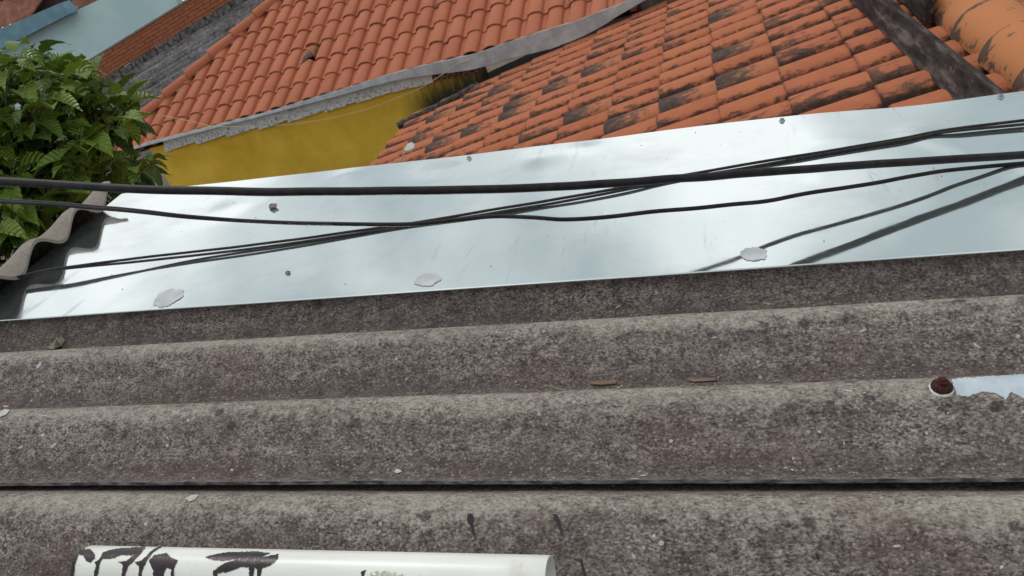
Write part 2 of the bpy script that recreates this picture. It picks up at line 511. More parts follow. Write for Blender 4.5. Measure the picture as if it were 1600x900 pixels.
# rusty roof bolt with its white washer on a crest
bp = on_surf(1471, 606, z_roof)
def ring_profile(profile, n=18, sx=1, sy=1, jit=0):
    vs, fs = [], []
    for (r, z) in profile:
        for k in range(n):
            w = 2 * math.pi * k / n
            q = 1 + (noise.noise(V((k * .9, r * 90, z * 200))) * jit if jit else 0)
            vs.append(V((r * q * math.cos(w) * sx, r * q * math.sin(w) * sy, z)))
    for i in range(len(profile) - 1):
        for k in range(n):
            fs.append((i * n + k, i * n + (k + 1) % n, (i + 1) * n + (k + 1) % n, (i + 1) * n + k))
    fs.append(tuple(range(n - 1, -1, -1))); fs.append(tuple((len(profile) - 1) * n + k for k in range(n)))
    return vs, fs
bolt = link('roof_bolt', me('roof_bolt', *ring_profile([(.0150, .001), (.0158, .004), (.0140, .009), (.0105, .0125), (.0080, .0138), (.0078, .0145)], 20, jit=.08)), roof, M_rust,
            Matrix.Translation(bp) @ Matrix.Rotation(.18, 4, 'X') @ Matrix.Diagonal((.76, .76, .66, 1)))
link('washer', me('washer', *ring_profile([(.0150, -.006), (.0176, -.003), (.0178, -.0005), (.0160, .0014), (.012, .002)], 22, jit=.03)), bolt, M_washer)
nutm = me('nut', *ring_profile([(.0084, .0130), (.0088, .0145), (.0086, .0195), (.0066, .021), (.0048, .0215), (.0046, .0245), (.0030, .0252)], 6, jit=.06), False)
link('nut', nutm, bolt, M_rust)
def drape(lift): return lambda x, y: on_surf(x, y, z_roof, lift)
sp = link('sealant_patch', me('sealant_patch', *patch([(1487, 592), (1540, 588), (1660, 581), (1660, 632), (1600, 622), (1580, 612), (1572, 624), (1556, 614), (1535, 612), (1512, 620), (1494, 617)], drape(.0012), .8, .8, 3)), roof, M_white)
sp['label'] = 'white paint strip along the crest beside the bolt'
for k, poly in enumerate([[(731, 803), (738, 803), (741, 812), (739, 820), (743, 836), (739, 837), (735, 822), (729, 813)],
                          [(864, 803), (870, 803), (875, 814), (881, 836), (877, 837), (871, 820), (865, 809)],
                          [(906, 872), (910, 875), (918, 905), (913, 905), (908, 886)],
                          [(1273, 865), (1277, 863), (1280, 872), (1277, 874)]]):
    link('tar_drip', me('tar_drip', *patch(poly, drape(.0011), .8, .5, k)), roof, M_tar)

# ---------------------------------------------------------------- metal flashing sheet lying on the crests
flash = thing('metal_flashing', 'bright reflective galvanised metal flashing sheet between grey roof and clay tiles', 'flashing', T)
MY0, MY1 = 1.108, 1.757
CR_A, CR_B = on_z(1425, 208), on_z(1575, 262)
DENTS = [(on_z(915, 233), .030, -.0022), (on_z(845, 250), .045, .0024), (on_z(1080, 190), .05, -.002), (on_z(540, 275), .04, .0016), (on_z(1290, 225), .07, .002), (on_z(350, 330), .05, -.0014), (on_z(700, 265), .035, -.0014)]
def zm(x, y):
    v = (y - MY0) / (MY1 - MY0)
    b = noise.noise(V((x * 2.1, y * 1.6, 4.2))) * .0035 + noise.noise(V((x * 4.3 + 3, y * 3.1, 8))) * .0016
    b += .005 * math.exp(-((x - .02) / .22) ** 2) * v * v
    b -= .006 * math.exp(-((x - .42) / .13) ** 2) * v * v
    b *= .35 + .65 * v
    for c, r_, a_ in DENTS: b += a_ * math.exp(-((x - c.x) ** 2 + (y - c.y) ** 2) / r_ ** 2)
    ab = CR_B - CR_A; t_ = max(0, min(1, ((x - CR_A.x) * ab.x + (y - CR_A.y) * ab.y) / (ab.x ** 2 + ab.y ** 2)))
    b += .0022 * math.exp(-((x - CR_A.x - ab.x * t_) ** 2 + (y - CR_A.y - ab.y * t_) ** 2) / .034 ** 2)
    return .0045 + b
def metal_fn(i, j):
    js = j - 2
    yl = MY0 + (MY1 - MY0) * max(js, 0) / 79
    xl_ = -1.528 - .109 * (yl - 1.233)
    x = xl_ + (1.5 - xl_) * i / 259
    y = MY0 + (MY1 - MY0) * max(js, 0) / 79
    y += .004 * noise.noise(V((x * 2.2, 7, 0))) * (.35 + .65 * max(js, 0) / 79)
    z = zm(x, y)
    if js < 0: return V((x, y - .0006 + .0002 * js, z + .0014 * js))
    return V((x, y, z))
link('metal_sheet', fix_normals(me('metal_sheet', *thick_grid(260, 82, metal_fn, V((0, .0004, -.0007))))), flash, M_metal)
def on_metal(px, py, lift=.0):
    p = on_z(px, py, .005)
    for _ in range(4): p = on_z(px, py, zm(p.x, p.y) + lift)
    return p
for (x, y) in ((733, 248), (1222, 189), (1564, 152)):
    s_ = link('screw', me('screw', *join(ring_profile([(.0062, 0), (.0066, .0012), (.0058, .002)], 16), ring_profile([(.0042, .002), (.0044, .005), (.0036, .0062)], 6))), flash, M_steel,
              Matrix.Translation(on_metal(x, y)))
rs = random.Random(4)
for (x, y, rx, ry, rot) in ((263, 465, 27, 11, -.35), (668, 437, 20, 10, -.2), (1178, 397, 22, 11, .05)):
    link('sealant_patch', me('sealant_patch', *patch(ngon_blob(x, y, rx, ry, 22, .12, rot, rs), lambda a, b: on_metal(a, b, .0009 + .0005 * max(0, 1 - ((a - x) / rx) ** 2 - ((b - y) / ry) ** 2) + .0003 * noise.noise(V((a * .3, b * .5, 1)))), .7, .9, x)), flash, M_seal)
# dust and grit lying on the sheet
gv, gf = [], []
for k in range(90):
    x, y = rs.uniform(-1.4, .9), rs.uniform(MY0 + .02, MY1 - .02)
    q = rs.choice((.0004, .0005, .0007, .0009, .0013))
    b = ring_profile([(q * .7, 0), (q, q * .4), (q * .5, q * .9)], 5)
    k0 = len(gv)
    gv += [p + V((x, y, zm(x, y))) for p in b[0]]; gf += [tuple(i + k0 for i in f) for f in b[1]]
grit = link('dust_grit', me('dust_grit', gv, gf), flash, M_pebble)
tag(grit, kind='stuff')

def rock(name, p, r, label, seed, cat='pebble', mat=None):
    b = bmesh.new(); bmesh.ops.create_icosphere(b, subdivisions=3, radius=1)
    for v in b.verts:
        d = 1 + .38 * noise.noise(v.co * 1.3 + V((seed, 0, 0))) + .14 * noise.noise(v.co * 4 + V((seed, 3, 0)))
        v.co = V((v.co.x * r * d * 1.1, v.co.y * r * d * .85, v.co.z * r * d * .72))
    m = bpy.data.meshes.new(name); b.to_mesh(m); b.free()
    for q in m.polygons: q.use_smooth = True
    o = link(name, m, None, mat or M_pebble)
    o.matrix_world = T @ Matrix.Translation(p + V((0, 0, r * .55)))
    return tag(o, label, cat)
rock('pebble', on_metal(427, 325), .009, 'larger brown lump of mortar on the metal sheet under the thick cable', 1.0)
rock('pebble', on_metal(450, 427), .0042, 'tiny dark pebble in the lower half of the metal sheet', 5.0)

# ---------------------------------------------------------------- corrugated ridge cap on the left end of the sheet
cap = thing('ridge_cap', 'pale corrugated ridge cap piece overlapping the left end of the metal sheet', 'ridge cap', T)
def cap_fn(i, j):
    y = 1.03 + (1.70 - 1.03) * i / 95
    xe = -1.512 - .14 * (y - 1.44)
    s_ = j / 40 * .40
    fade = max(0.0, 1 - s_ / .075) ** 1.2
    z0 = .066 + .0205 * (math.cos(2 * math.pi * (y - 1.355) / PITCH) - 1) * fade
    if s_ < .012: dx, dz = s_, 0
    else:
        R_ = .06; a = min((s_ - .012) / R_, 1.0); rem = max(0, (s_ - .012) - R_)
        dx = .012 + R_ * math.sin(a) + rem * math.cos(1.0); dz = -R_ * (1 - math.cos(a)) - rem * math.sin(1.0)
    k = noise.noise(V((y * 9, s_ * 9, 2))) * .0015
    xe += noise.noise(V((y * 25, 0, 3))) * .002
    return V((xe - dx, y, z0 + dz + k))
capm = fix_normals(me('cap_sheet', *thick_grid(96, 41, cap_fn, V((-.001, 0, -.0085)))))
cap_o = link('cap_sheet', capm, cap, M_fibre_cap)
capm.materials.append(M_cap_shade)  # bottom faces coloured dark as the shaded cavity
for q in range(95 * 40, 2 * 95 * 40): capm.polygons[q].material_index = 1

# ---------------------------------------------------------------- cables strung over the sheet
def cable(name, pts, rad, label, mat, group='black cables over the metal sheet', per=10, run_on=True):
    P = [on_z(x, y, H) for x, y, H in pts]
    SP = spline(P, per)
    for end, nxt in ((0, 3), (-1, -4)):              # run the cable on past the picture at both ends
        d = (SP[end] - SP[nxt]).normalized()
        ext = [SP[end] + d * (.15 * k) for k in range(1, 11)]
        for q in ext: q.z = max(q.z, .012)
        SP = (list(reversed(ext)) + SP) if end == 0 else (SP + ext) if run_on else SP
    P = [q + V((0, noise.noise(V((q.x * 6, q.y * 40, 3))), noise.noise(V((q.x * 6, 8, q.y * 40))))) * .0011 for q in SP]
    o = link(name, me(name, *tube(P, rad, 10)), None, mat)
    o.matrix_world = T
    return tag(o, label, 'cable', group)
def hA(x): return .030 + .00018 * (1600 - x)
cable('thick_cable', [(x, y, hA(x)) for x, y in ((-260, 272), (0, 283), (180, 294), (330, 298.5), (500, 299.5), (650, 297.5), (800, 294.5), (950, 287), (1100, 276), (1250, 265), (1400, 254.5), (1500, 248), (1600, 242), (1800, 230))],
      .0068, 'thickest black cable stretching straight across the whole metal sheet', M_cable)
hB = {-260: .235, 0: .21, 100: .197, 190: .185, 300: .168, 430: .15, 520: .138, 640: .12, 720: .11, 770: .104, 830: .098, 885: .09, 960: .08, 1030: .072, 1130: .058, 1200: .046, 1250: .042, 1350: .034, 1430: .029, 1500: .019, 1600: .0085, 1760: .0085}
cable('thin_cable', [(x, y, hB[x]) for x, y in ((-260, 300), (0, 315), (100, 321), (190, 328.5), (300, 340), (430, 347.5), (520, 349.5), (640, 350), (720, 343), (770, 338), (830, 339.5), (885, 343), (960, 338), (1030, 330), (1130, 321), (1200, 314), (1250, 304), (1350, 289), (1430, 274), (1500, 264), (1600, 255), (1760, 240))],
      .0036, 'wavy thin black cable dipping below the thick cable at the right', M_cable)
cable('thin_cable', [(x, y, hB[x] + .003) for x, y in ((-260, 294), (0, 311.5), (100, 318), (190, 325.5), (300, 338), (430, 347), (520, 349.5))],
      .0024, 'thinner black cable strapped along the wavy thin cable', M_cable, run_on=False)
C1 = ((-70, 462, .02), (-20, 446, .022), (10, 437, .024), (65, 424, .028), (110, 417, .028), (200, 405, .022), (300, 393.5, .015), (400, 382, .0115), (500, 369, .0095), (640, 349, .0085), (800, 322.5, .0115), (957, 296, .0125), (1073, 273, .011), (1200, 251, .010), (1320, 232, .0085), (1410, 216, .0085), (1480, 203, .009), (1600, 188, .012), (1760, 170, .014))
C2 = ((-70, 466, .018), (-20, 449, .02), (10, 438, .022), (65, 425.5, .024), (110, 419, .024), (200, 410, .018), (300, 400, .0125), (400, 388, .0105), (500, 374, .0085), (640, 353, .0075), (800, 328, .0085), (933, 305, .009), (1073, 278, .0085), (1200, 256, .0085), (1320, 235, .0085), (1410, 219, .0085), (1480, 206, .009), (1600, 194, .011), (1760, 178, .012))
cable('thin_cable', C1, .0029, 'upper of two thin cables climbing from lower left corner to upper right', M_cable_old)
cable('thin_cable', C2, .0028, 'lower of two thin cables climbing from lower left corner to upper right', M_cable_old)

# ---------------------------------------------------------------- white pipe with tar on it
PR = .0275
PY, PZ = .541, z_low(.546) + PR + .006
def on_cyl(px, py, rr):
    r = ray(px, py)
    a = r.y ** 2 + r.z ** 2
    oy, oz = EYE.y - PY, EYE.z - PZ
    b = 2 * (oy * r.y + oz * r.z); c = oy * oy + oz * oz - rr * rr
    d = max(b * b - 4 * a * c, 0)
    return EYE + r * ((-b - math.sqrt(d)) / (2 * a))
xl = on_cyl(117, 876, PR).x; xr = on_cyl(853, 885, PR).x
pipe = thing('plastic_pipe', 'white plastic pipe splashed with black tar lying in a roof trough', 'pipe', T)
pv, pf = [], []
NP = 40
for (x, r) in [(xl + .003, PR - .0025), (xl, PR - .0022), (xl, PR - .0004), (xl + .0006, PR)] + [(xl + (xr - xl) * k / 12, PR) for k in range(1, 12)] + [(xr - .0006, PR), (xr, PR - .0004), (xr, PR - .0022), (xr - .001, PR - .0025), (xr - .2, PR - .0025), (xl + .003, PR - .0025)]:
    for k in range(NP):
        w = 2 * math.pi * k / NP
        pv.append(V((x, PY + r * math.cos(w), PZ + r * math.sin(w))))
for i in range(len(pv) // NP - 1):
    for k in range(NP):
        pf.append((i * NP + k, i * NP + (k + 1) % NP, (i + 1) * NP + (k + 1) % NP, (i + 1) * NP + k))
link('pipe_barrel', fix_normals(me('pipe_barrel', pv, pf)), pipe, M_pvc)
def z5(pts): return [(x / 4, 700 + y / 4) for x, y in pts]
def z6(pts): return [(400 + x / 4, 700 + y / 4) for x, y in pts]
tars = [z5([(468, 665), (492, 660), (470, 720), (460, 800), (456, 960), (430, 960), (440, 800), (448, 720)]),
        z5([(480, 650), (520, 632), (560, 630), (590, 660), (592, 690), (560, 718), (535, 700), (520, 672), (492, 664)]),
        z5([(640, 655), (700, 632), (800, 622), (905, 616), (860, 650), (820, 672), (760, 668), (700, 690), (640, 690), (625, 720), (608, 800), (600, 960), (575, 960), (585, 800), (600, 730), (588, 715), (625, 690)]),
        z5([(870, 640), (910, 622), (850, 690), (800, 740), (780, 800), (772, 960), (745, 960), (757, 800), (770, 730), (735, 712), (790, 705)]),
        z5([(965, 625), (1010, 616), (960, 650), (920, 700), (890, 760), (880, 830), (876, 960), (850, 960), (862, 800), (870, 740), (840, 712), (880, 705)]),
        z5([(930, 705), (965, 668), (1040, 655), (1070, 685), (1110, 700), (1100, 725), (1085, 760), (1080, 960), (1066, 960), (1068, 760), (1040, 745), (1020, 800), (1010, 960), (955, 960), (955, 760)]),
        z5([(1280, 685), (1340, 662), (1420, 650), (1600, 645), (1690, 655), (1600, 690), (1500, 690), (1400, 705), (1330, 700)]),
        z5([(1330, 770), (1400, 720), (1480, 695), (1600, 690), (1740, 660), (1735, 690), (1690, 735), (1640, 750), (1625, 800), (1620, 900), (1604, 900), (1606, 760), (1590, 745), (1570, 900), (1552, 900), (1556, 745), (1500, 745), (1430, 775), (1360, 785), (1350, 830), (1335, 830)]),
        z6([(655, 775), (690, 758), (675, 790), (670, 830), (655, 830), (657, 795)])]
for k, poly in enumerate(tars):
    link('tar_stain', me('tar_stain', *patch(poly, lambda a, b: on_cyl(a, b, PR + .0006), 1.0, .5, k * 3.1)), pipe, M_tar)
M_moss = simple('yellow green algae', (.42, .42, .30), (.68, .68, .60), 160, .9)
link('algae_stain', me('algae_stain', *patch(z6([(690, 830), (720, 790), (780, 770), (850, 780), (930, 800), (940, 830)]), lambda a, b: on_cyl(a, b, PR + .0005), .9, 3.5, 30)), pipe, M_moss)

# ---------------------------------------------------------------- debris on the corrugated roof
def twig(pts, r, label, mat=M_twig, name='twig'):
    P = [on_surf(x, y, z_roof, r * .9) for x, y in pts]
    o = link(name, me(name, *tube(spline(P, 5), lambda i: r * (.75 + .4 * noise.noise(V((i * .7, r * 900, 0)))), 6)), None, mat)
    o.matrix_world = T
    tag(o, label, name.replace('_', ' '))
def flake(poly, label, mat, name, th=.0012):
    P = [on_surf(x, y, z_roof, .0015) for x, y in poly]
    o = link(name, fix_normals(me(name, *prism(P, V((0, 0, th))), False)), None, mat)
    o.matrix_world = T
    tag(o, label, name.replace('_', ' '))
twig([(36, 533), (52, 525), (66, 521), (80, 511), (95, 505)], .0013, 'bent pale straw lying below the left end of the metal sheet')
twig([(712, 545), (722, 552), (738, 555), (750, 561)], .0008, 'thin curved pale straw on the middle of the second ridge')
twig([(833, 597), (855, 603), (884, 610)], .0008, 'short twig beside the brown wood chip in the trough')
twig([(750, 583), (775, 585), (800, 588)], .0006, 'hair thin straw just left of the short twig')
twig([(1010, 505), (1024, 509)], .0007, 'tiny pale straw on the light crest under the metal sheet')
flake([(73, 545), (88, 530), (96, 524), (102, 532), (96, 541), (82, 546)], 'olive grey leaf scrap below the bent straw at left', M_deadleaf, 'leaf_scrap')
flake([(921, 598), (935, 595), (962, 595), (963, 600), (940, 602), (924, 601)], 'orange brown wood chip lying in the trough at centre right', M_chip, 'wood_chip', .0015)
flake([(1072, 594), (1100, 591), (1120, 591), (1118, 595), (1085, 597)], 'narrow brown wood sliver right of the orange chip', M_chip, 'wood_sliver', .001)
flake([(0, 645), (8, 640), (16, 641), (10, 648), (0, 652)], 'white paint flake at the left picture edge on third crest', M_flake, 'paint_flake')
flake([(57, 574), (62, 567), (66, 566), (64, 572), (59, 577)], 'small white flake on second crest near the left', M_flake, 'paint_flake')
flake([(616, 738), (620, 733), (626, 735), (628, 738), (620, 740)], 'small white flake just above the lapped sheet edge', M_flake, 'paint_flake')
flake([(290, 780), (300, 774), (311, 774), (305, 781), (296, 784)], 'chalky white flake below the lapped edge above the pipe', M_flake, 'paint_flake')
flake([(1029, 848), (1033, 845), (1038, 848), (1036, 853), (1030, 853)], 'round pale flake right of the pipe on lower sheet', M_flake, 'paint_flake')
rd = random.Random(12)
dv, df = [], []
for k in range(210):
    x, y = rd.uniform(-1.3, .5), rd.uniform(.5, 1.1)
    zz = z_roof(y)
    q = rd.choice((.0007, .0010, .0013, .0018)); el = rd.choice((1, 1, 1.6, 4)); an = rd.uniform(-.6, .6)
    b = ring_profile([(q * .8, 0), (q, q * .3), (q * .5, q * .6)], 6)
    k0 = len(dv)
    for p in b[0]:
        px_, py_ = p.x * el, p.y
        X = x + px_ * math.cos(an) - py_ * math.sin(an); Y = y + px_ * math.sin(an) + py_ * math.cos(an)
        dv.append(V((X, Y, z_roof(Y) + p.z)))
    df += [tuple(i + k0 for i in f) for f in b[1]]
cr_ = link('roof_crumbs', me('roof_crumbs', dv, df), roof, M_flake)
tag(cr_, kind='stuff')

# parapet under the upper edge of the metal sheet, between the two roofs
par = thing('parapet_wall', 'rendered parapet wall carrying the upper edge of the metal sheet', 'wall', T)
link('wall_body', me('wall_body', *box(-1.57, 1.6, 1.60, 1.735, -3.4, -.062), False), par, M_mortar)

# ---------------------------------------------------------------- clay tiles
def tile_mesh(name, w, L, h=.30, over=.055, roll=.70, th=.013, up=.02):
    prof = []
    nr = 9
    for k in range(nr + 1):
        a = math.pi * k / nr
        prof.append((w * roll * (.5 - .5 * math.cos(a)), w * h * math.sin(a) ** .75))
    prof += [(w * (roll + .05), -.001), (w * .97, -.001), (w * 1.02, .008)]
    n = len(prof)
    ys = (0, .012, L * .5, L + over)
    def fn(i, j):
        x, z = prof[i]; y = ys[j]
        tp = 1 - .06 * (y / L)
        x = (x - w * roll / 2) * tp + w * roll / 2
        lift = up * (1 - y / (L + over))
        b = -.003 if j == 0 else 0
        return V((x, y, z * tp + lift + b))
    vs, fs = thick_grid(n, 4, fn, V((0, 0, -th)))
    m = fix_normals(me(name, vs, fs))
    for p in m.polygons:                          # crisp nose
        if abs(p.normal.y) > .8: p.use_smooth = False
    return m
def frame(o, x, y, z):
    m = Matrix.Identity(4)
    for i, a in enumerate((x, y, z)):
        for r in range(3): m[r][i] = a[r]
    m.translation = o
    return m
def project(P):
    d = P - EYE
    z = d.dot(CZ_)
    if z < .05: return None
    return 800 + F * d.dot(CX_) / z, 450 + F * d.dot(CY_) / z
def seen(P, mar=40):
    q = project(P)
    return q is not None and -mar < q[0] < 1600 + mar and -mar < q[1] < 900 + mar

# --- near clay roof behind the metal sheet (falls to the left, ridge at the right)
P2 = math.radians(15.5)
ex = V((math.cos(P2), 0, math.sin(P2))); nz = V((-math.sin(P2), 0, math.cos(P2)))
R2O = V((0, 1.755, -.64))
W2, L2 = .228, .2985
near = thing('tiled_roof', 'orange clay tile roof with black lichen stains right above the metal sheet', 'tiled roof', T)
t2 = tile_mesh('roof_tile_near', W2, L2, .215, roll=.84, th=.009, up=.010)
t2.materials.append(M_tile2)
t2d = t2.copy(); t2d.materials.clear(); t2d.materials.append(M_tile_dark)
DARK2 = [(1122, 80), (1113, 25), (1032, 150), (955, 205), (893, 178), (850, 138), (785, 180), (812, 172), (728, 205), (675, 232), (760, 145), (910, 115), (1120, 128), (668, 188), (640, 205)]
rt = random.Random(3)
cand = []
for k in range(-9, 3):
    for j in range(2, 26):
        s_ = .057 + L2 * k
        y = 3.64 + W2 * (j - 12)
        P = R2O * 1 + V((0, 0, 0)); P = V((0, 0, R2O.z)) + ex * s_ + V((0, y, 0))
        cand.append((k, j, P))
darks = set()
for dx, dy in DARK2:
    best = min(cand, key=lambda c: (lambda q: (q[0] - dx) ** 2 + (q[1] - dy) ** 2)(project(c[2] + V((0, -W2 * .35, .05)))))
    darks.add((best[0], best[1]))
far_v, far_f = [], []
count2 = 0
def wall_y(x): return 6.80 - .1008 * (x + 2.0)
for k, j, P in cand:
    if P.y > wall_y(P.x) + (.06 if P.x < -1.95 else .9): continue
    if k >= 3 and False: continue
    M_ = frame(P + nz * rt.uniform(-.004, .004) + ex * rt.uniform(-.006, .006), V((0, -1, 0)), ex, nz) @ Matrix.Rotation(rt.gauss(0, .014), 4, 'Z') @ Matrix.Rotation(rt.uniform(-.02, .02), 4, 'Y')
    if seen(P + ex * .15, 60):
        o = link('roof_tile', t2d if (k, j) in darks else t2, near, None, M_)
        if (k, j) in darks: o['label'] = 'blackened roof tile'
        count2 += 1
    else:
        k0 = len(far_v)
        far_v += [M_ @ v.co for v in t2.vertices]; far_f += [tuple(i + k0 for i in p.vertices) for p in t2.polygons]
# other slope, to the right of the ridge
RS = 1.12                                        # ridge position along the slope
ridge_p = V((0, 0, R2O.z)) + ex * RS
ex3 = V((-math.cos(P2), 0, math.sin(P2))); nz3 = V((math.sin(P2), 0, math.cos(P2)))
t3 = t2
for k in range(0, 4):
    for j in range(0, 22):
        P = ridge_p + ex3 * (-.02 - L2 * (k + 1)) + V((0, 2.3 + W2 * j, 0))
        M_ = frame(P, V((0, 1, 0)), ex3, nz3) @ Matrix.Rotation(rt.uniform(-.012, .012), 4, 'Z')
        if seen(P + ex3 * .15, 60): link('roof_tile', t3, near, None, M_); continue
        k0 = len(far_v)
        far_v += [M_ @ v.co for v in t2.vertices]; far_f += [tuple(i + k0 for i in p.vertices) for p in t2.polygons]
if far_f:
    tag(link('tile_field', me('tile_field', far_v, far_f), near, M_tile2), kind='stuff')
link('roof_boarding', fix_normals(me('roof_boarding', *prism([V((0, 1.9, R2O.z - .04)) + ex * -2.75, V((0, 1.9, R2O.z - .04)) + ex * RS, V((0, 7.4, R2O.z - .04)) + ex * RS, V((0, 7.4, R2O.z - .04)) + ex * -2.75], nz * -.02), False)), near, M_dark)
# ridge tiles: big barrel tiles, each one lapping the next
def barrel(name, r0, r1, L, th=.014, n=14, arc=1.0):
    def fn(i, j):
        a = math.pi * (.5 - arc / 2 + arc * i / n)
        t = j / 4
        r = r0 + (r1 - r0) * t
        return V((-r * math.cos(a), L * t, r * math.sin(a) * .92))
    vs, fs = grid(n + 1, 5, fn)
    def fi(i, j):
        p = fn(i, j); k = 1 - th / math.hypot(p.x, p.z)
        return V((p.x * k, p.y, p.z * k))
    v2, f2 = grid(n + 1, 5, fi)
    N_ = len(vs)
    faces = fs + [tuple(reversed([q + N_ for q in f])) for f in f2]
    nu = n + 1
    for i in range(n): faces.append((i, i + N_, i + 1 + N_, i + 1)); faces.append((4 * nu + i, 4 * nu + i + 1, 4 * nu + i + 1 + N_, 4 * nu + i + N_))
    for j in range(4): faces.append((j * nu, (j + 1) * nu, (j + 1) * nu + N_, j * nu + N_)); faces.append((j * nu + n, j * nu + n + N_, (j + 1) * nu + n + N_, (j + 1) * nu + n))
    return fix_normals(me(name, vs + v2, faces))
rm = barrel('ridge_tile', .142, .112, .42)
rm.materials.append(M_ridge)
for k in range(9):
    y = 2.35 + .345 * k
    M_ = frame(ridge_p + V((-.01, y, .0)), V((-1, 0, 0)), V((0, -1, -.03)).normalized(), V((0, -.03, 1)).normalized()) @ Matrix.Rotation(rt.uniform(-.03, .03), 4, 'Z')
    link('ridge_tile', rm, near, None, M_)

link('mortar_bed', me('mortar_bed', *tube([ridge_p + V((0, 1.9 + .25 * k, -.06)) for k in range(16)], .13, 12)), near, M_mortar)
# --- boards lying on the near roof beside the ridge
def board(label, s0, y0, y1, hgt, th, lean, seed, z_extra=0.0):
    base = V((0, 0, R2O.z)) + ex * s0 + nz * (.055 + z_extra)
    o = thing('plank', label, 'plank', T)
    d = V((math.sin(lean), 0, math.cos(lean)))
    w = V((math.cos(lean), 0, -math.sin(lean)))
    def fn(i, j):
        y = y0 + (y1 - y0) * i / 30
        b = noise.noise(V((y * 3, seed, j))) * .008 + noise.noise(V((y * 17, seed, j))) * .004
        return base + V((.038 * (3.9 - y) * (1 if y0 < 3 else 0), y, 0)) + d * (hgt * j / 3 + b) + w * noise.noise(V((y * 6, j * 2, seed + 2))) * .004
    link('plank_body', fix_normals(me('plank_body', *thick_grid(31, 4, fn, w * th), False)), o, M_plank)
board('long dark weathered plank on edge across the near clay tiles', .79, 2.15, 5.6, .112, .035, .25, 1)
board('short grey plank end standing behind the long dark plank', 0.94, 3.62, 5.2, .17, .03, -.05, 7)

# --- far house with the yellow wall and the hipped clay roof
O1 = V((-4.8757, 7.9692, -.818)); E1 = V((.98544, -.10033, .1373)); E2 = V((-.02612, -.88712, -.4608)); N1 = E1.cross(-E2)
W1, L1 = .19474, .273
house = thing('yellow_house', 'mustard yellow house with hipped clay tile roof and chipped white fascia', 'house', T)
def p1(u, r, h=0.0): return O1 + E1 * (u * W1) + E2 * (r * L1) + N1 * h
t1 = tile_mesh('roof_tile_far', W1, L1, .25, roll=.74, th=.010, up=.018)
t1.materials.append(M_tile1)
t1d = t1.copy(); t1d.materials.clear(); t1d.materials.append(M_tile_dark)
def hip_u(r): return -7.32 + (3.21 - r) * (8.86 / 6.02)
def eave_r(u):
    if u < 20: return 4.5
    return 4.5 - (u - 20) * .2
hroof = link('tiled_roof', fix_normals(me('tiled_roof', *prism([p1(-7.0, 3.9, -.03), p1(40, 3.9, -.03), p1(40, -10, -.03), p1(hip_u(-10) + .3, -10, -.03)], N1 * -.02), False)), house, M_dark)
far_v, far_f = [], []
ha, hb = p1(hip_u(3.21), 3.21), p1(hip_u(-2.81), -2.81)
hd = (hb - ha).normalized()
hipn = hd.cross(N1).normalized()                 # points to the kept side or away
if (p1(8, 1) - ha).dot(hipn) < 0: hipn = -hipn
for r in range(-10, 5):
    for u in range(-9, 40):
        if u + .8 < hip_u(r) - 0.4 or r > eave_r(u): continue
        P = p1(u, r)
        if (u, r) == (5, 2): continue             # slipped tile leaves a dark gap
        M_ = frame(P + N1 * rt.uniform(-.003, .003), E1, -E2, N1) @ Matrix.Rotation(rt.uniform(-.012, .012), 4, 'Z')
        cut = (P - ha).dot(hipn) < .30
        if cut:                                   # trimmed along the hip
            b = bmesh.new(); b.from_mesh(t1); b.transform(M_)
            bmesh.ops.bisect_plane(b, geom=b.verts[:] + b.edges[:] + b.faces[:], plane_co=ha, plane_no=hipn, clear_inner=True)
            if len(b.faces) == 0: b.free(); continue
            b.transform(M_.inverted())
            m = bpy.data.meshes.new('roof_tile_cut'); b.to_mesh(m); b.free()
            if not m.materials: m.materials.append(M_tile1)
            if seen(P, 60): link('roof_tile', m, hroof, None, M_); continue
            mm = m
        elif seen(P - E2 * .13, 50):
            link('roof_tile', t1, hroof, None, M_); continue
        else: mm = t1
        k0 = len(far_v)
        far_v += [M_ @ v.co for v in mm.vertices]; far_f += [tuple(i + k0 for i in p.vertices) for p in mm.polygons]
tag(link('tile_field', me('tile_field', far_v, far_f), hroof, M_tile1), kind='stuff')
# broken tile lying in the gap
M_ = frame(p1(5.05, 1.97, -.010), E1, -E2, N1) @ Matrix.Rotation(.06, 4, 'Z')
b = bmesh.new(); b.from_mesh(t1d)
bmesh.ops.bisect_plane(b, geom=b.verts[:] + b.edges[:] + b.faces[:], plane_co=V((.08, .03, 0)), plane_no=V((-.9, 1, 0)).normalized(), clear_inner=True)
m = bpy.data.meshes.new('broken_tile'); b.to_mesh(m); b.free(); m.materials.clear(); m.materials.append(M_tile_dark)
link('roof_tile', m, hroof, None, M_)['label'] = 'broken dark roof tile in a gap'
# hip tiles
hm = barrel('hip_tile', .072, .056, .40, .011, 10)
hm.materials.append(M_tile1)
hn = (N1 - hd * N1.dot(hd)).normalized()
hx = hd.cross(hn)
for k in range(14):
    P = ha + hd * (-.30 + .335 * k) + hn * (.062 + rt.uniform(-.004, .004))
    dr = (hd - hn * .045).normalized()
    link('hip_tile', hm, hroof, None, frame(P, hx, dr, dr.cross(hx) * -1 if dr.cross(hx).dot(hn) < 0 else dr.cross(hx)))
# hidden slope beyond the hip
E3 = (-(TI.to_3x3() @ V((math.cos(math.radians(5.8)), -math.sin(math.radians(5.8)), 0)))).normalized()
link('hip_slope', fix_normals(me('hip_slope', *prism([ha + hn * -.01, hb + hd * 3 + hn * -.01, hb + hd * 3 + E3 * 4 + V((0, 0, -2.2)), ha + E3 * .05 + V((0, 1.0, -.10))], V((0, 0, -.03))), False)), hroof, M_tile1)

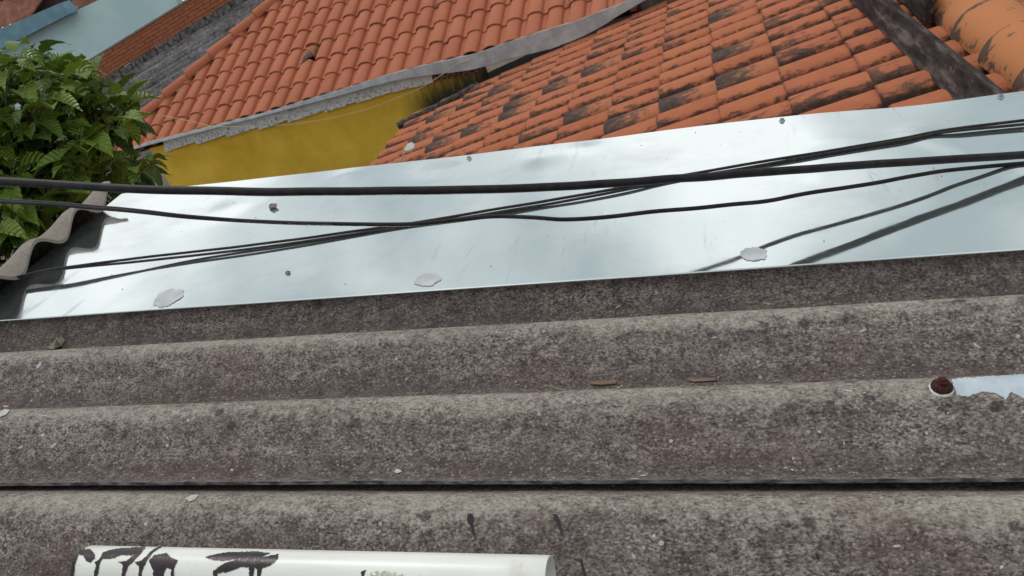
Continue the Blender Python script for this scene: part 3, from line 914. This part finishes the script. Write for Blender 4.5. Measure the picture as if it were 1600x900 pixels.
# eave: metal drip strip, fascia boards, wall
UPW = TI.to_3x3() @ V((0, 0, 1))                 # gravity up in the roof frame
EDGE = p1(0, 4.05, .0)
OUT = E1.cross(UPW).normalized()                 # outward (towards the viewer)
if OUT.y > 0: OUT = -OUT
strip_top = [(205, 233), (240, 223), (330, 200), (412, 179), (480, 160), (540, 142), (590, 126), (640, 112), (700, 100), (740, 91), (800, 73), (860, 54), (900, 42), (935, 28), (965, 13), (1003, -6), (1045, -28)]
strip_bot = [(205, 237), (240, 227), (330, 204), (412, 183), (480, 166), (540, 150), (590, 136), (640, 125), (700, 116), (740, 110), (800, 93), (860, 78), (900, 63), (935, 46), (965, 27), (1003, 5), (1045, -18)]
strip_bot = [(x, y - (2.5 if x < 450 else 3.5 if x < 700 else 2)) for x, y in strip_bot]
strip_top = [(x, y - (2.5 if x < 450 else 4 if x < 650 else 6.5 if x < 750 else 9 if x < 950 else 5)) for x, y in strip_top]
ptop, pbot, pback = [], [], []
for (a, b), (c, d) in zip(strip_top, strip_bot):
    q = on_plane(a, b, EDGE + OUT * .075, OUT); w = on_plane(c, d, EDGE + OUT * .08, OUT)
    ptop.append(q); pbot.append(w); pback.append(q - OUT * .12 - UPW * .015)
ptop, pbot, pback = spline(ptop, 4), spline(pbot, 4), spline(pback, 4)
rows_ = [pback, ptop, pbot]
fs_ = link('eave_flashing', fix_normals(me('eave_flashing', *thick_grid(len(ptop), 3, lambda i, j: rows_[j][i] + V((0, 0, .004 * noise.noise(V((i * .6, j * 4, 1))))), -OUT * .006 - UPW * .004))), house, M_zinc)
wall_p = EDGE - OUT * .03
def on_wall(px, py, off=0.0): return on_plane(px, py, wall_p + OUT * off, OUT)
joints = [255, 303, 352, 402, 448, 505, 555, 610, 672, 745]
ftop = lambda x: 0
def lerp_line(line, x):
    for (a, b), (c, d) in zip(line[:-1], line[1:]):
        if x <= c: return b + (d - b) * (x - a) / (c - a)
    return line[-1][1]
for k in range(len(joints) - 1):
    xa, xb = joints[k], joints[k + 1] + 2
    hh = [14, 15, 16, 17, 18, 17, 16, 13, 8][k]
    A = on_wall(xa, lerp_line(strip_bot, xa) - 3, .03 + .006 * (k % 2)); B = on_wall(xb, lerp_line(strip_bot, xb) - 3, .03 + .006 * (k % 2))
    A2 = on_wall(xa + 2, lerp_line(strip_bot, xa) + hh + 3, .03 + .006 * (k % 2)); B2 = on_wall(xb + 2, lerp_line(strip_bot, xb) + hh - 1, .03 + .006 * (k % 2))
    mid_ = (A + B) / 2
    nseg = 8
    bot = [A2.lerp(B2, t / nseg) + UPW * .010 * noise.noise(V((t * 1.3, k * 5.1, 0))) for t in range(nseg + 1)]
    poly = [A, B] + list(reversed(bot))
    o = link('fascia_board', fix_normals(me('fascia_board', *prism([p - mid_ for p in poly], -OUT * .03), False)), house, M_fascia_dirty if k == 8 else M_fascia, Matrix.Translation(mid_))
def wall_mat():
    s = NT('mustard yellow render')
    n = s.ramp(s.noise(2.4, None, 6, .65), [(.3, 0), (.7, 1)])
    col = s.mix(n, (.56, .33, .026), (.76, .50, .070))
    col = s.mix(s.ramp(s.noise(30, s.mapping((1, 1, .25)), 5, .7), [(.55, 0), (.8, .3)]), col, (.36, .27, .10))
    # soot and algae along the foot of the wall above the lower tiles
    sep = s.n('ShaderNodeSeparateXYZ'); s.l(s.c.outputs['Object'], sep.inputs[0])
    hgt = s.math('SUBTRACT', sep.outputs[2], s.math('MULTIPLY', sep.outputs[0], math.tan(P2)))
    hgt = s.math('SUBTRACT', hgt, R2O.z + .05)   # height above the tile plane
    st = s.math('ADD', hgt, s.math('MULTIPLY', s.math('SUBTRACT', s.noise(30, s.mapping((1, 1, .14)), 6, .75), .5), -.42))
    side = s.ramp(s.math('ADD', sep.outputs[0], 3.2), [(.42, 0), (.75, 1)])
    m = s.math('MULTIPLY', s.ramp(st, [(.0, 1), (.09, .75), (.24, 0)]), side)
    col = s.mix(m, col, (.040, .038, .020))
    s.bump(s.noise(60, None, 3), .1, .002)
    return s.out(col, .85, 0, .2)
wa, wb = on_wall(238, 240), on_wall(747, 112)
wa_t, wb_t = wa + UPW * .06, wb + UPW * .05
wv = [wa_t, wb_t, wb_t - UPW * 4, wa_t - UPW * 4]
# remesh so the object's own axes are the roof frame
M_wall = wall_mat()
link('house_wall', fix_normals(me('house_wall', *prism(wv, -OUT * .2), False)), house, M_wall)
sw = [wa_t - OUT * .2, wa_t - OUT * 3.2, wa_t - OUT * 3.2 - UPW * 4, wa_t - OUT * .2 - UPW * 4]
link('side_wall', fix_normals(me('side_wall', *prism(sw, E1 * .2), False)), house, M_wall)
# rendered kerb of mortar where the near tiles meet the yellow wall
kc = []
for (x, y) in ((622, 197), (650, 183), (690, 164), (720, 148), (748, 133)):
    kc.append(on_plane(x, y, V((0, 0, R2O.z + .05)), nz))
link('mortar_fillet', me('mortar_fillet', *tube(spline(kc, 6), lambda i: .032 + .014 * noise.noise(V((i * .8, 2, 0))), 8)), near, simple('blackened mortar', (.025, .021, .02), (.11, .095, .085), 40, .95, 0, .6))
# wires along the eave
def wire(label, pts, off, r, mat=M_yellow_wire):
    P = [on_wall(x, y, off) for x, y in pts]
    o = link('thin_wire', me('thin_wire', *tube(spline(P, 8), r, 6)), None, mat)
    o.matrix_world = T
    tag(o, label, 'wire')
wire('slack pale yellow wire hanging in front of the yellow wall', [(430, 196), (455, 194), (500, 188), (545, 178), (590, 165), (630, 149), (660, 136), (690, 117), (715, 100), (735, 93)], .12, .0032)
wire('thin pale wire crossing the tiles above the left eave corner', [(252, 180), (275, 185), (300, 190), (325, 196), (345, 198), (375, 198), (402, 199)], .22, .0028)

# small paddle shaped scrap at the left edge of the near roof
scp = thing('plastic_scrap', 'pale paddle shaped scrap with thin stem on tiles at the sheet edge', 'scrap', T)
def on_r2(x, y, h): return on_plane(x, y, V((0, 0, R2O.z)) + nz * h, nz)
b0 = [on_r2(x, y, .13) for x, y in ((633, 234), (638, 227), (644, 224), (649, 227), (648, 233), (641, 237), (635, 238))]
link('paddle', fix_normals(me('paddle', *prism(b0, nz * .012), False)), scp, M_flake)
link('stem', me('stem', *tube([on_r2(x, y, .13) for x, y in ((634, 237), (629, 245), (623, 256))], .006, 6)), scp, M_twig)

# ---------------------------------------------------------------- far background, upper left
def facing(dist):                                # upright plane facing the viewer's side, at a distance along y
    n = TI.to_3x3() @ V((.12, -1, 0)).normalized()
    return V((-4.5, dist, 0)), n
D1 = facing(12.6)
def bgp(px, py, D, off=0.0): return on_plane(px, py, D[0] + D[1] * off, D[1])
# grey corrugated roof of the neighbouring shed
shed = thing('grey_shed', 'neighbouring shed with rough grey roof and unrendered brick parapet', 'shed', T)
gA, gB = bgp(120, 160, D1), bgp(470, -52, D1)    # foot of the brick parapet
gdir = (gB - gA).normalized()
gdown = (TI.to_3x3() @ V((.35, -1, -.36))).normalized()
gdown = (gdown - gdir * gdown.dot(gdir)).normalized()
gn = gdir.cross(gdown)
if gn.dot(UPW) < 0: gn = -gn
def grey_fn(i, j):
    a = -1.5 + 8.5 * i / 40; d = 3.4 * j / 150
    w = .034 * math.cos(2 * math.pi * d / .17) + .012 * noise.noise(V((a * 2, d * 3, 1)))
    st = .02 * math.floor(d / 1.1)
    return gA + gdir * a + gdown * d + gn * (w - st)
def grey_mat():
    s = NT('rough grey asbestos roof')
    sep = s.n('ShaderNodeSeparateXYZ'); s.l(s.c.outputs['Object'], sep.inputs[0])
    b = s.noise(3, None, 4)
    dp = s.n('ShaderNodeVectorMath', operation='DOT_PRODUCT'); s.l(s.c.outputs['Object'], dp.inputs[0]); dp.inputs[1].default_value = gdown
    da = s.n('ShaderNodeVectorMath', operation='DOT_PRODUCT'); s.l(s.c.outputs['Object'], da.inputs[0]); da.inputs[1].default_value = gdir
    cb = s.n('ShaderNodeCombineXYZ'); s.l(dp.outputs['Value'], cb.inputs[0]); s.l(s.math('MULTIPLY', da.outputs['Value'], .22), cb.inputs[1])
    n = s.math('ADD', s.math('MULTIPLY', s.noise(22, None, 6, .75), .55), s.math('MULTIPLY', s.noise(9, cb.outputs[0], 5, .7), .45))
    col = s.ramp(n, [(.38, (.035, .031, .034)), (.49, (.13, .12, .122)), (.60, (.29, .272, .27))])
    col = s.mix(s.ramp(b, [(.4, 0), (.65, .5)]), col, (.15, .142, .145))
    s.bump(n, .6, .01)
    return s.out(col, .95, 0, .1)
link('roof_sheet', fix_normals(me('roof_sheet', *thick_grid(41, 151, grey_fn, gn * -.01))), shed, grey_mat())
# dark coping between brick and sheets
cp = [bgp(150, 130, D1, .1), bgp(420, -34, D1, .1), bgp(426, -22, D1, .1), bgp(157, 144, D1, .1)]
M_coping = simple('blackened coping', (.045, .04, .042), (.20, .185, .18), 14, .95, 0, .5)
nc = 14
for k in range(nc):
    t0, t1_ = k / nc, (k + .94) / nc
    qa, qb = cp[0].lerp(cp[1], t0), cp[0].lerp(cp[1], t1_)
    qc, qd = cp[3].lerp(cp[2], t1_), cp[3].lerp(cp[2], t0)
    j_ = gn * rt.uniform(-.012, .012)
    link('coping_stone', fix_normals(me('coping_stone', *prism([qa + j_, qb + j_, qc + j_, qd + j_], D1[1] * -.2), False)), shed, M_coping)
# brick parapet, brick by brick
def brick_mat():
    s = NT('orange hollow brick'); co = s.shifted(); r = s.rnd()
    col = s.mix(r, (.36, .125, .065), (.31, .105, .055))
    col = s.mix(s.ramp(s.noise(16, co, 4, .7), [(.5, 0), (.75, .5)]), col, (.40, .22, .15))
    s.bump(s.noise(60, co, 3), .4, .004)
    return s.out(col, .92, 0, .15)
M_brick = brick_mat()
tl, bl = bgp(95, 116, D1), bgp(122, 146, D1)
tr_, br_ = bgp(330, -19, D1), bgp(395, -18, D1)
blen = (br_ - bl).length
bdir = (br_ - bl).normalized()
bup = (UPW - bdir * UPW.dot(bdir)).normalized()
hgt_b = (bgp(297, 0, D1) - bl).dot(bup)
link('parapet_core', fix_normals(me('parapet_core', *prism([bl - bdir * .9, br_ + bdir * 2, br_ + bdir * 2 + bup * hgt_b, bl - bdir * .9 + bup * hgt_b], -D1[1] * .12), False)), shed, simple('orange tinted mortar', (.22, .10, .065), (.32, .16, .11), 12, .95))
courses = 6
ch = hgt_b / courses
BW = .235
nb = int((blen + 2.2) / BW) + 1
bm_ = me('brick', *box(0, BW - .010, -.008, .05, 0, ch - .009), False)
bm_.materials.append(M_brick)
for c in range(courses):
    for k in range(nb):
        o_ = bl - bdir * .9 + bdir * (BW * (k + (.5 if c % 2 else 0))) + bup * (ch * c + .007) + D1[1] * rt.uniform(.0, .012)
        if (o_ - bl).dot(bdir) > blen + 1.2: continue
        link('brick', bm_, shed, None, frame(o_, bdir, -D1[1], bup) @ Matrix.Rotation(rt.uniform(-.008, .008), 4, 'Y'))
cap_l = prism([bl - bdir * .9 + bup * hgt_b, br_ + bdir * 2 + bup * hgt_b, br_ + bdir * 2 + bup * (hgt_b + .03), bl - bdir * .9 + bup * (hgt_b + .03)], -D1[1] * .2)
link('parapet_top', fix_normals(me('parapet_top', *([p + D1[1] * .03 for p in cap_l[0]], cap_l[1]), False)), shed, M_mortar)
# light blue building
D2 = facing(15.5)
blue = thing('blue_building', 'pale light blue building with darker blue parapet band behind the tree', 'building', T)
M_blue = simple('pale blue render', (.47, .66, .71), (.55, .72, .76), 1.2, .8, 0, .05)
M_blue2 = simple('faded mid blue paint', (.14, .27, .36), (.22, .35, .42), 4, .75, 0, .1)
link('wall', fix_normals(me('wall', *prism([bgp(-200, 178, D2), bgp(0, 77, D2), bgp(103, 24, D2), bgp(158, -2, D2), bgp(210, -26, D2), bgp(272, -26, D2), bgp(277, 8, D2), bgp(270, 60, D2), bgp(120, 150, D2), bgp(-200, 330, D2)], -D2[1] * .25), False)), blue, M_blue)
D2b = facing(15.2)
link('parapet_band', fix_normals(me('parapet_band', *prism([bgp(-200, 135, D2b), bgp(0, 45, D2b), bgp(96, 4, D2b), bgp(108, 22, D2b), bgp(0, 77, D2b), bgp(-200, 178, D2b)], -D2b[1] * .3), False)), blue, M_blue2)
# red roofs beyond
D3 = facing(19)
M_far_tile = simple('faded terracotta', (.22, .09, .062), (.36, .165, .115), 5, .9, 0, .3)
M_far_dark = simple('dark maroon eave', (.035, .016, .018), (.075, .032, .03), 5, .9)  # very dark maroon for the gable wall
redh = thing('terracotta_house', 'distant house with faded terracotta roof in the upper left corner', 'house', T)
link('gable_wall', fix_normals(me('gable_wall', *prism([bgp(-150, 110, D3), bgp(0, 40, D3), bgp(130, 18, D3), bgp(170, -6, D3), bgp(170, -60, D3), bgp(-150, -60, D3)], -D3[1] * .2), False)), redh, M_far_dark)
a0, a1, a2, a3 = bgp(-120, 92, D3, .5), bgp(46, 24, D3, .5), bgp(70, -10, D3, .1), bgp(-120, 20, D3, .1)
def fr_fn(i, j):
    p = a0.lerp(a1, i / 60).lerp(a3.lerp(a2, i / 60), j / 8)
    return p + UPW * .03 * math.sin(i * 1.57)
link('roof', fix_normals(me('roof', *thick_grid(61, 9, fr_fn, UPW * -.04))), redh, M_far_tile)
link('wall', fix_normals(me('wall', *prism([bgp(112, 22, D3, .3), bgp(150, 4, D3, .3), bgp(180, -14, D3, .3), bgp(112, -14, D3, .3)], -D3[1] * .1), False)), redh, M_far_tile)
link('ledge', fix_normals(me('ledge', *prism([bgp(101, 14, D3, .5), bgp(115, 11, D3, .5), bgp(116, 16, D3, .5), bgp(103, 19, D3, .5)], -D3[1] * .2), False)), redh, M_white)

# ---------------------------------------------------------------- leafy tree at the left
def leaf_mat(name, a, b, c):
    s = NT(name); r = s.rnd()
    sep = s.n('ShaderNodeSeparateXYZ'); s.l(s.c.outputs['Object'], sep.inputs[0])
    col = s.mix(r, a, b)
    col = s.mix(s.ramp(s.noise(30, s.shifted(), 3), [(.45, 0), (.8, .5)]), col, c)
    ax = s.math('ABSOLUTE', sep.outputs[0])
    rib = s.math('SINE', s.math('SUBTRACT', s.math('MULTIPLY', sep.outputs[1], 330.0), s.math('MULTIPLY', ax, 300.0)))
    col = s.mix(s.ramp(rib, [(.45, 0), (1.0, .22)]), col, tuple(x * 1.4 for x in b))
    s.bump(rib, .9, .004)
    vein = s.ramp(ax, [(.0012, .5), (.0035, 0)])
    col = s.mix(vein, col, tuple(min(1, x * 1.7) for x in b))
    m = s.out(col, .42, 0, .45)
    s.b.inputs['Roughness'].default_value = .34
    tr = s.n('ShaderNodeBsdfTranslucent'); s.val(col, tr.inputs['Color'])
    mixs = s.n('ShaderNodeMixShader'); mixs.inputs[0].default_value = .22
    outn = s.t.nodes['Material Output']
    s.l(s.b.outputs[0], mixs.inputs[1]); s.l(tr.outputs[0], mixs.inputs[2]); s.l(mixs.outputs[0], outn.inputs['Surface'])
    return m
M_leaf = leaf_mat('broad green leaf', (.080, .165, .018), (.175, .265, .032), (.25, .315, .05))
M_leaf_shade = leaf_mat('shade darkened inner leaf', (.038, .085, .014), (.085, .145, .020), (.11, .165, .03))  # same leaf in darker colours, painting in the shade inside the crown
M_bark = simple('grey brown bark', (.05, .038, .028), (.12, .095, .07), 30, .95, 0, .6)
def leaf_mesh(name, L, w, droop, fold, seed):
    ns = 11
    def fn(i, j):
        t = j / (ns - 1); q = (i - 2) / 2
        half = w * (math.sin(math.pi * min(t * 1.05, 1) ** .72) ** .8) * (1 if j not in (0, ns - 1) else .1)
        half *= 1 + (.09 if j % 2 else -.07)
        x = q * half
        ang = droop * t
        y = L * (math.sin(ang) / max(droop, .01)); z = -L * (1 - math.cos(ang)) / max(droop, .01)
        z += fold * abs(q) * half * 1.1 - .35 * fold * q * q * half
        z += (.045 * L if j % 2 else -.02 * L) * abs(q) * .5 * (1 - abs(t - .5))
        z += .02 * L * noise.noise(V((i, j * .7, seed)))
        y -= .05 * L * abs(q) * (1 if j % 2 else 0)
        return V((x, y, z))
    vs, fs = grid(5, ns, fn)
    vs2, fs2 = tube([V((0, -L * .28, -.004)), V((0, -L * .12, .001)), V((0, .004, 0))], .0016, 4, False)
    m = me(name, *join((vs, fs), (vs2, fs2)))
    return m
leafs = [leaf_mesh('leaf', .155, .042, .9, .9, 1), leaf_mesh('leaf', .135, .046, 1.25, .6, 2), leaf_mesh('leaf', .17, .040, .55, 1.1, 3), leaf_mesh('leaf', .12, .040, 1.5, .8, 4), leaf_mesh('leaf', .15, .048, .7, .3, 5)]
for m in leafs: m.materials.append(M_leaf)
tree = thing('leafy_tree', 'bushy green tree with broad toothed leaves growing behind the ridge cap', 'tree', T)
rl = random.Random(21)
# shoot tips: photo position, distance along the view ray
tips = []
def tip_at(px, py, dist):
    r = ray(px, py).normalized()
    return EYE + r * dist
outline = [(-120, 60), (0, 98), (28, 92), (60, 97), (100, 98), (132, 118), (160, 138), (190, 165), (208, 182), (196, 205), (178, 222), (200, 236), (228, 246), (228, 268), (196, 280), (150, 330), (110, 345), (70, 400), (0, 440), (-140, 470)]
front = [(22, 92), (70, 98), (112, 104), (50, 118), (92, 128), (132, 132), (158, 150), (180, 168), (198, 172), (28, 150), (70, 160), (118, 160), (142, 182), (176, 192), (10, 185), (52, 195), (92, 200), (128, 214), (158, 222), (22, 228), (66, 236), (100, 246), (136, 250), (176, 250), (205, 250), (222, 258), (190, 268), (150, 270), (110, 282), (60, 275), (18, 270), (150, 296), (108, 312), (60, 316), (20, 308), (-25, 110), (-30, 170), (-35, 230), (-30, 290), (20, 350), (55, 345), (-20, 350)]
for (x, y) in front: tips.append((tip_at(x, y, rl.uniform(4.35, 5.0)), 1))
while len(tips) < 210:
    x, y = rl.uniform(-140, 225), rl.uniform(70, 440)
    if inside(x, y, outline): tips.append((tip_at(x, y, rl.uniform(4.9, 5.8)), 0))
trunk_b = TI @ V((-4.2, 3.9, -4.2)); trunk_t = tip_at(20, 330, 5.4)
tv = [tube(spline([trunk_b, trunk_b.lerp(trunk_t, .5) + V((.1, .05, 0)), trunk_t], 6), lambda i: .10 - .005 * i, 10)]
link('trunk', me('trunk', *tv[0]), tree, M_bark)
hubs = [tip_at(40, 250, 5.3), tip_at(110, 270, 5.3), tip_at(-30, 260, 5.5), tip_at(150, 250, 5.3)]
lim = [tube(spline([trunk_t, trunk_t.lerp(hb_, .5) + V((0, 0, .05)), hb_], 5), lambda i: .045 - .002 * i, 8) for hb_ in hubs]
for tp, f_ in tips:
    hb_ = min(hubs, key=lambda q: (q - tp).length)
    lim.append(tube(spline([hb_, hb_.lerp(tp, .55) + V((rl.uniform(-.05, .05), rl.uniform(-.05, .05), .02)), tp], 4), lambda i: max(.012 - .0011 * i, .004), 5))
link('branches', me('branches', *join(*lim)), tree, M_bark)
n_leaf = 0
iv, if_ = [], []
UP3 = UPW
for tp, f_ in tips:
    n = rl.randint(6, 8) if f_ else rl.randint(7, 10)
    a0_ = rl.uniform(0, 6.28)
    for k in range(n):
        az = a0_ + k * 2.4 + rl.uniform(-.3, .3)
        el = rl.uniform(-.35, .75) - .25 * (k / n)
        if rl.random() < .2: el += .4
        d = TI.to_3x3() @ V((math.cos(az) * math.cos(el), math.sin(az) * math.cos(el), math.sin(el)))
        x = d.cross(UP3).normalized(); z = x.cross(d)
        sc = rl.uniform(.6, 1.35)
        M_ = frame(tp + d * .045 * sc + UP3 * rl.uniform(-.06, .02), x, d, z) @ Matrix.Rotation(rl.uniform(-.5, .5), 4, 'Y') @ Matrix.Scale(sc, 4)
        if f_ and n_leaf < 298:
            link('leaf', rl.choice(leafs), tree, None, M_); n_leaf += 1
        else:
            m = rl.choice(leafs); k0 = len(iv)
            iv += [M_ @ v.co for v in m.vertices]; if_ += [tuple(i + k0 for i in p.vertices) for p in m.polygons]
tag(link('inner_foliage', me('inner_foliage', iv, if_), tree, M_leaf_shade), kind='stuff')
print('tiles near', count2, 'leaves', n_leaf)
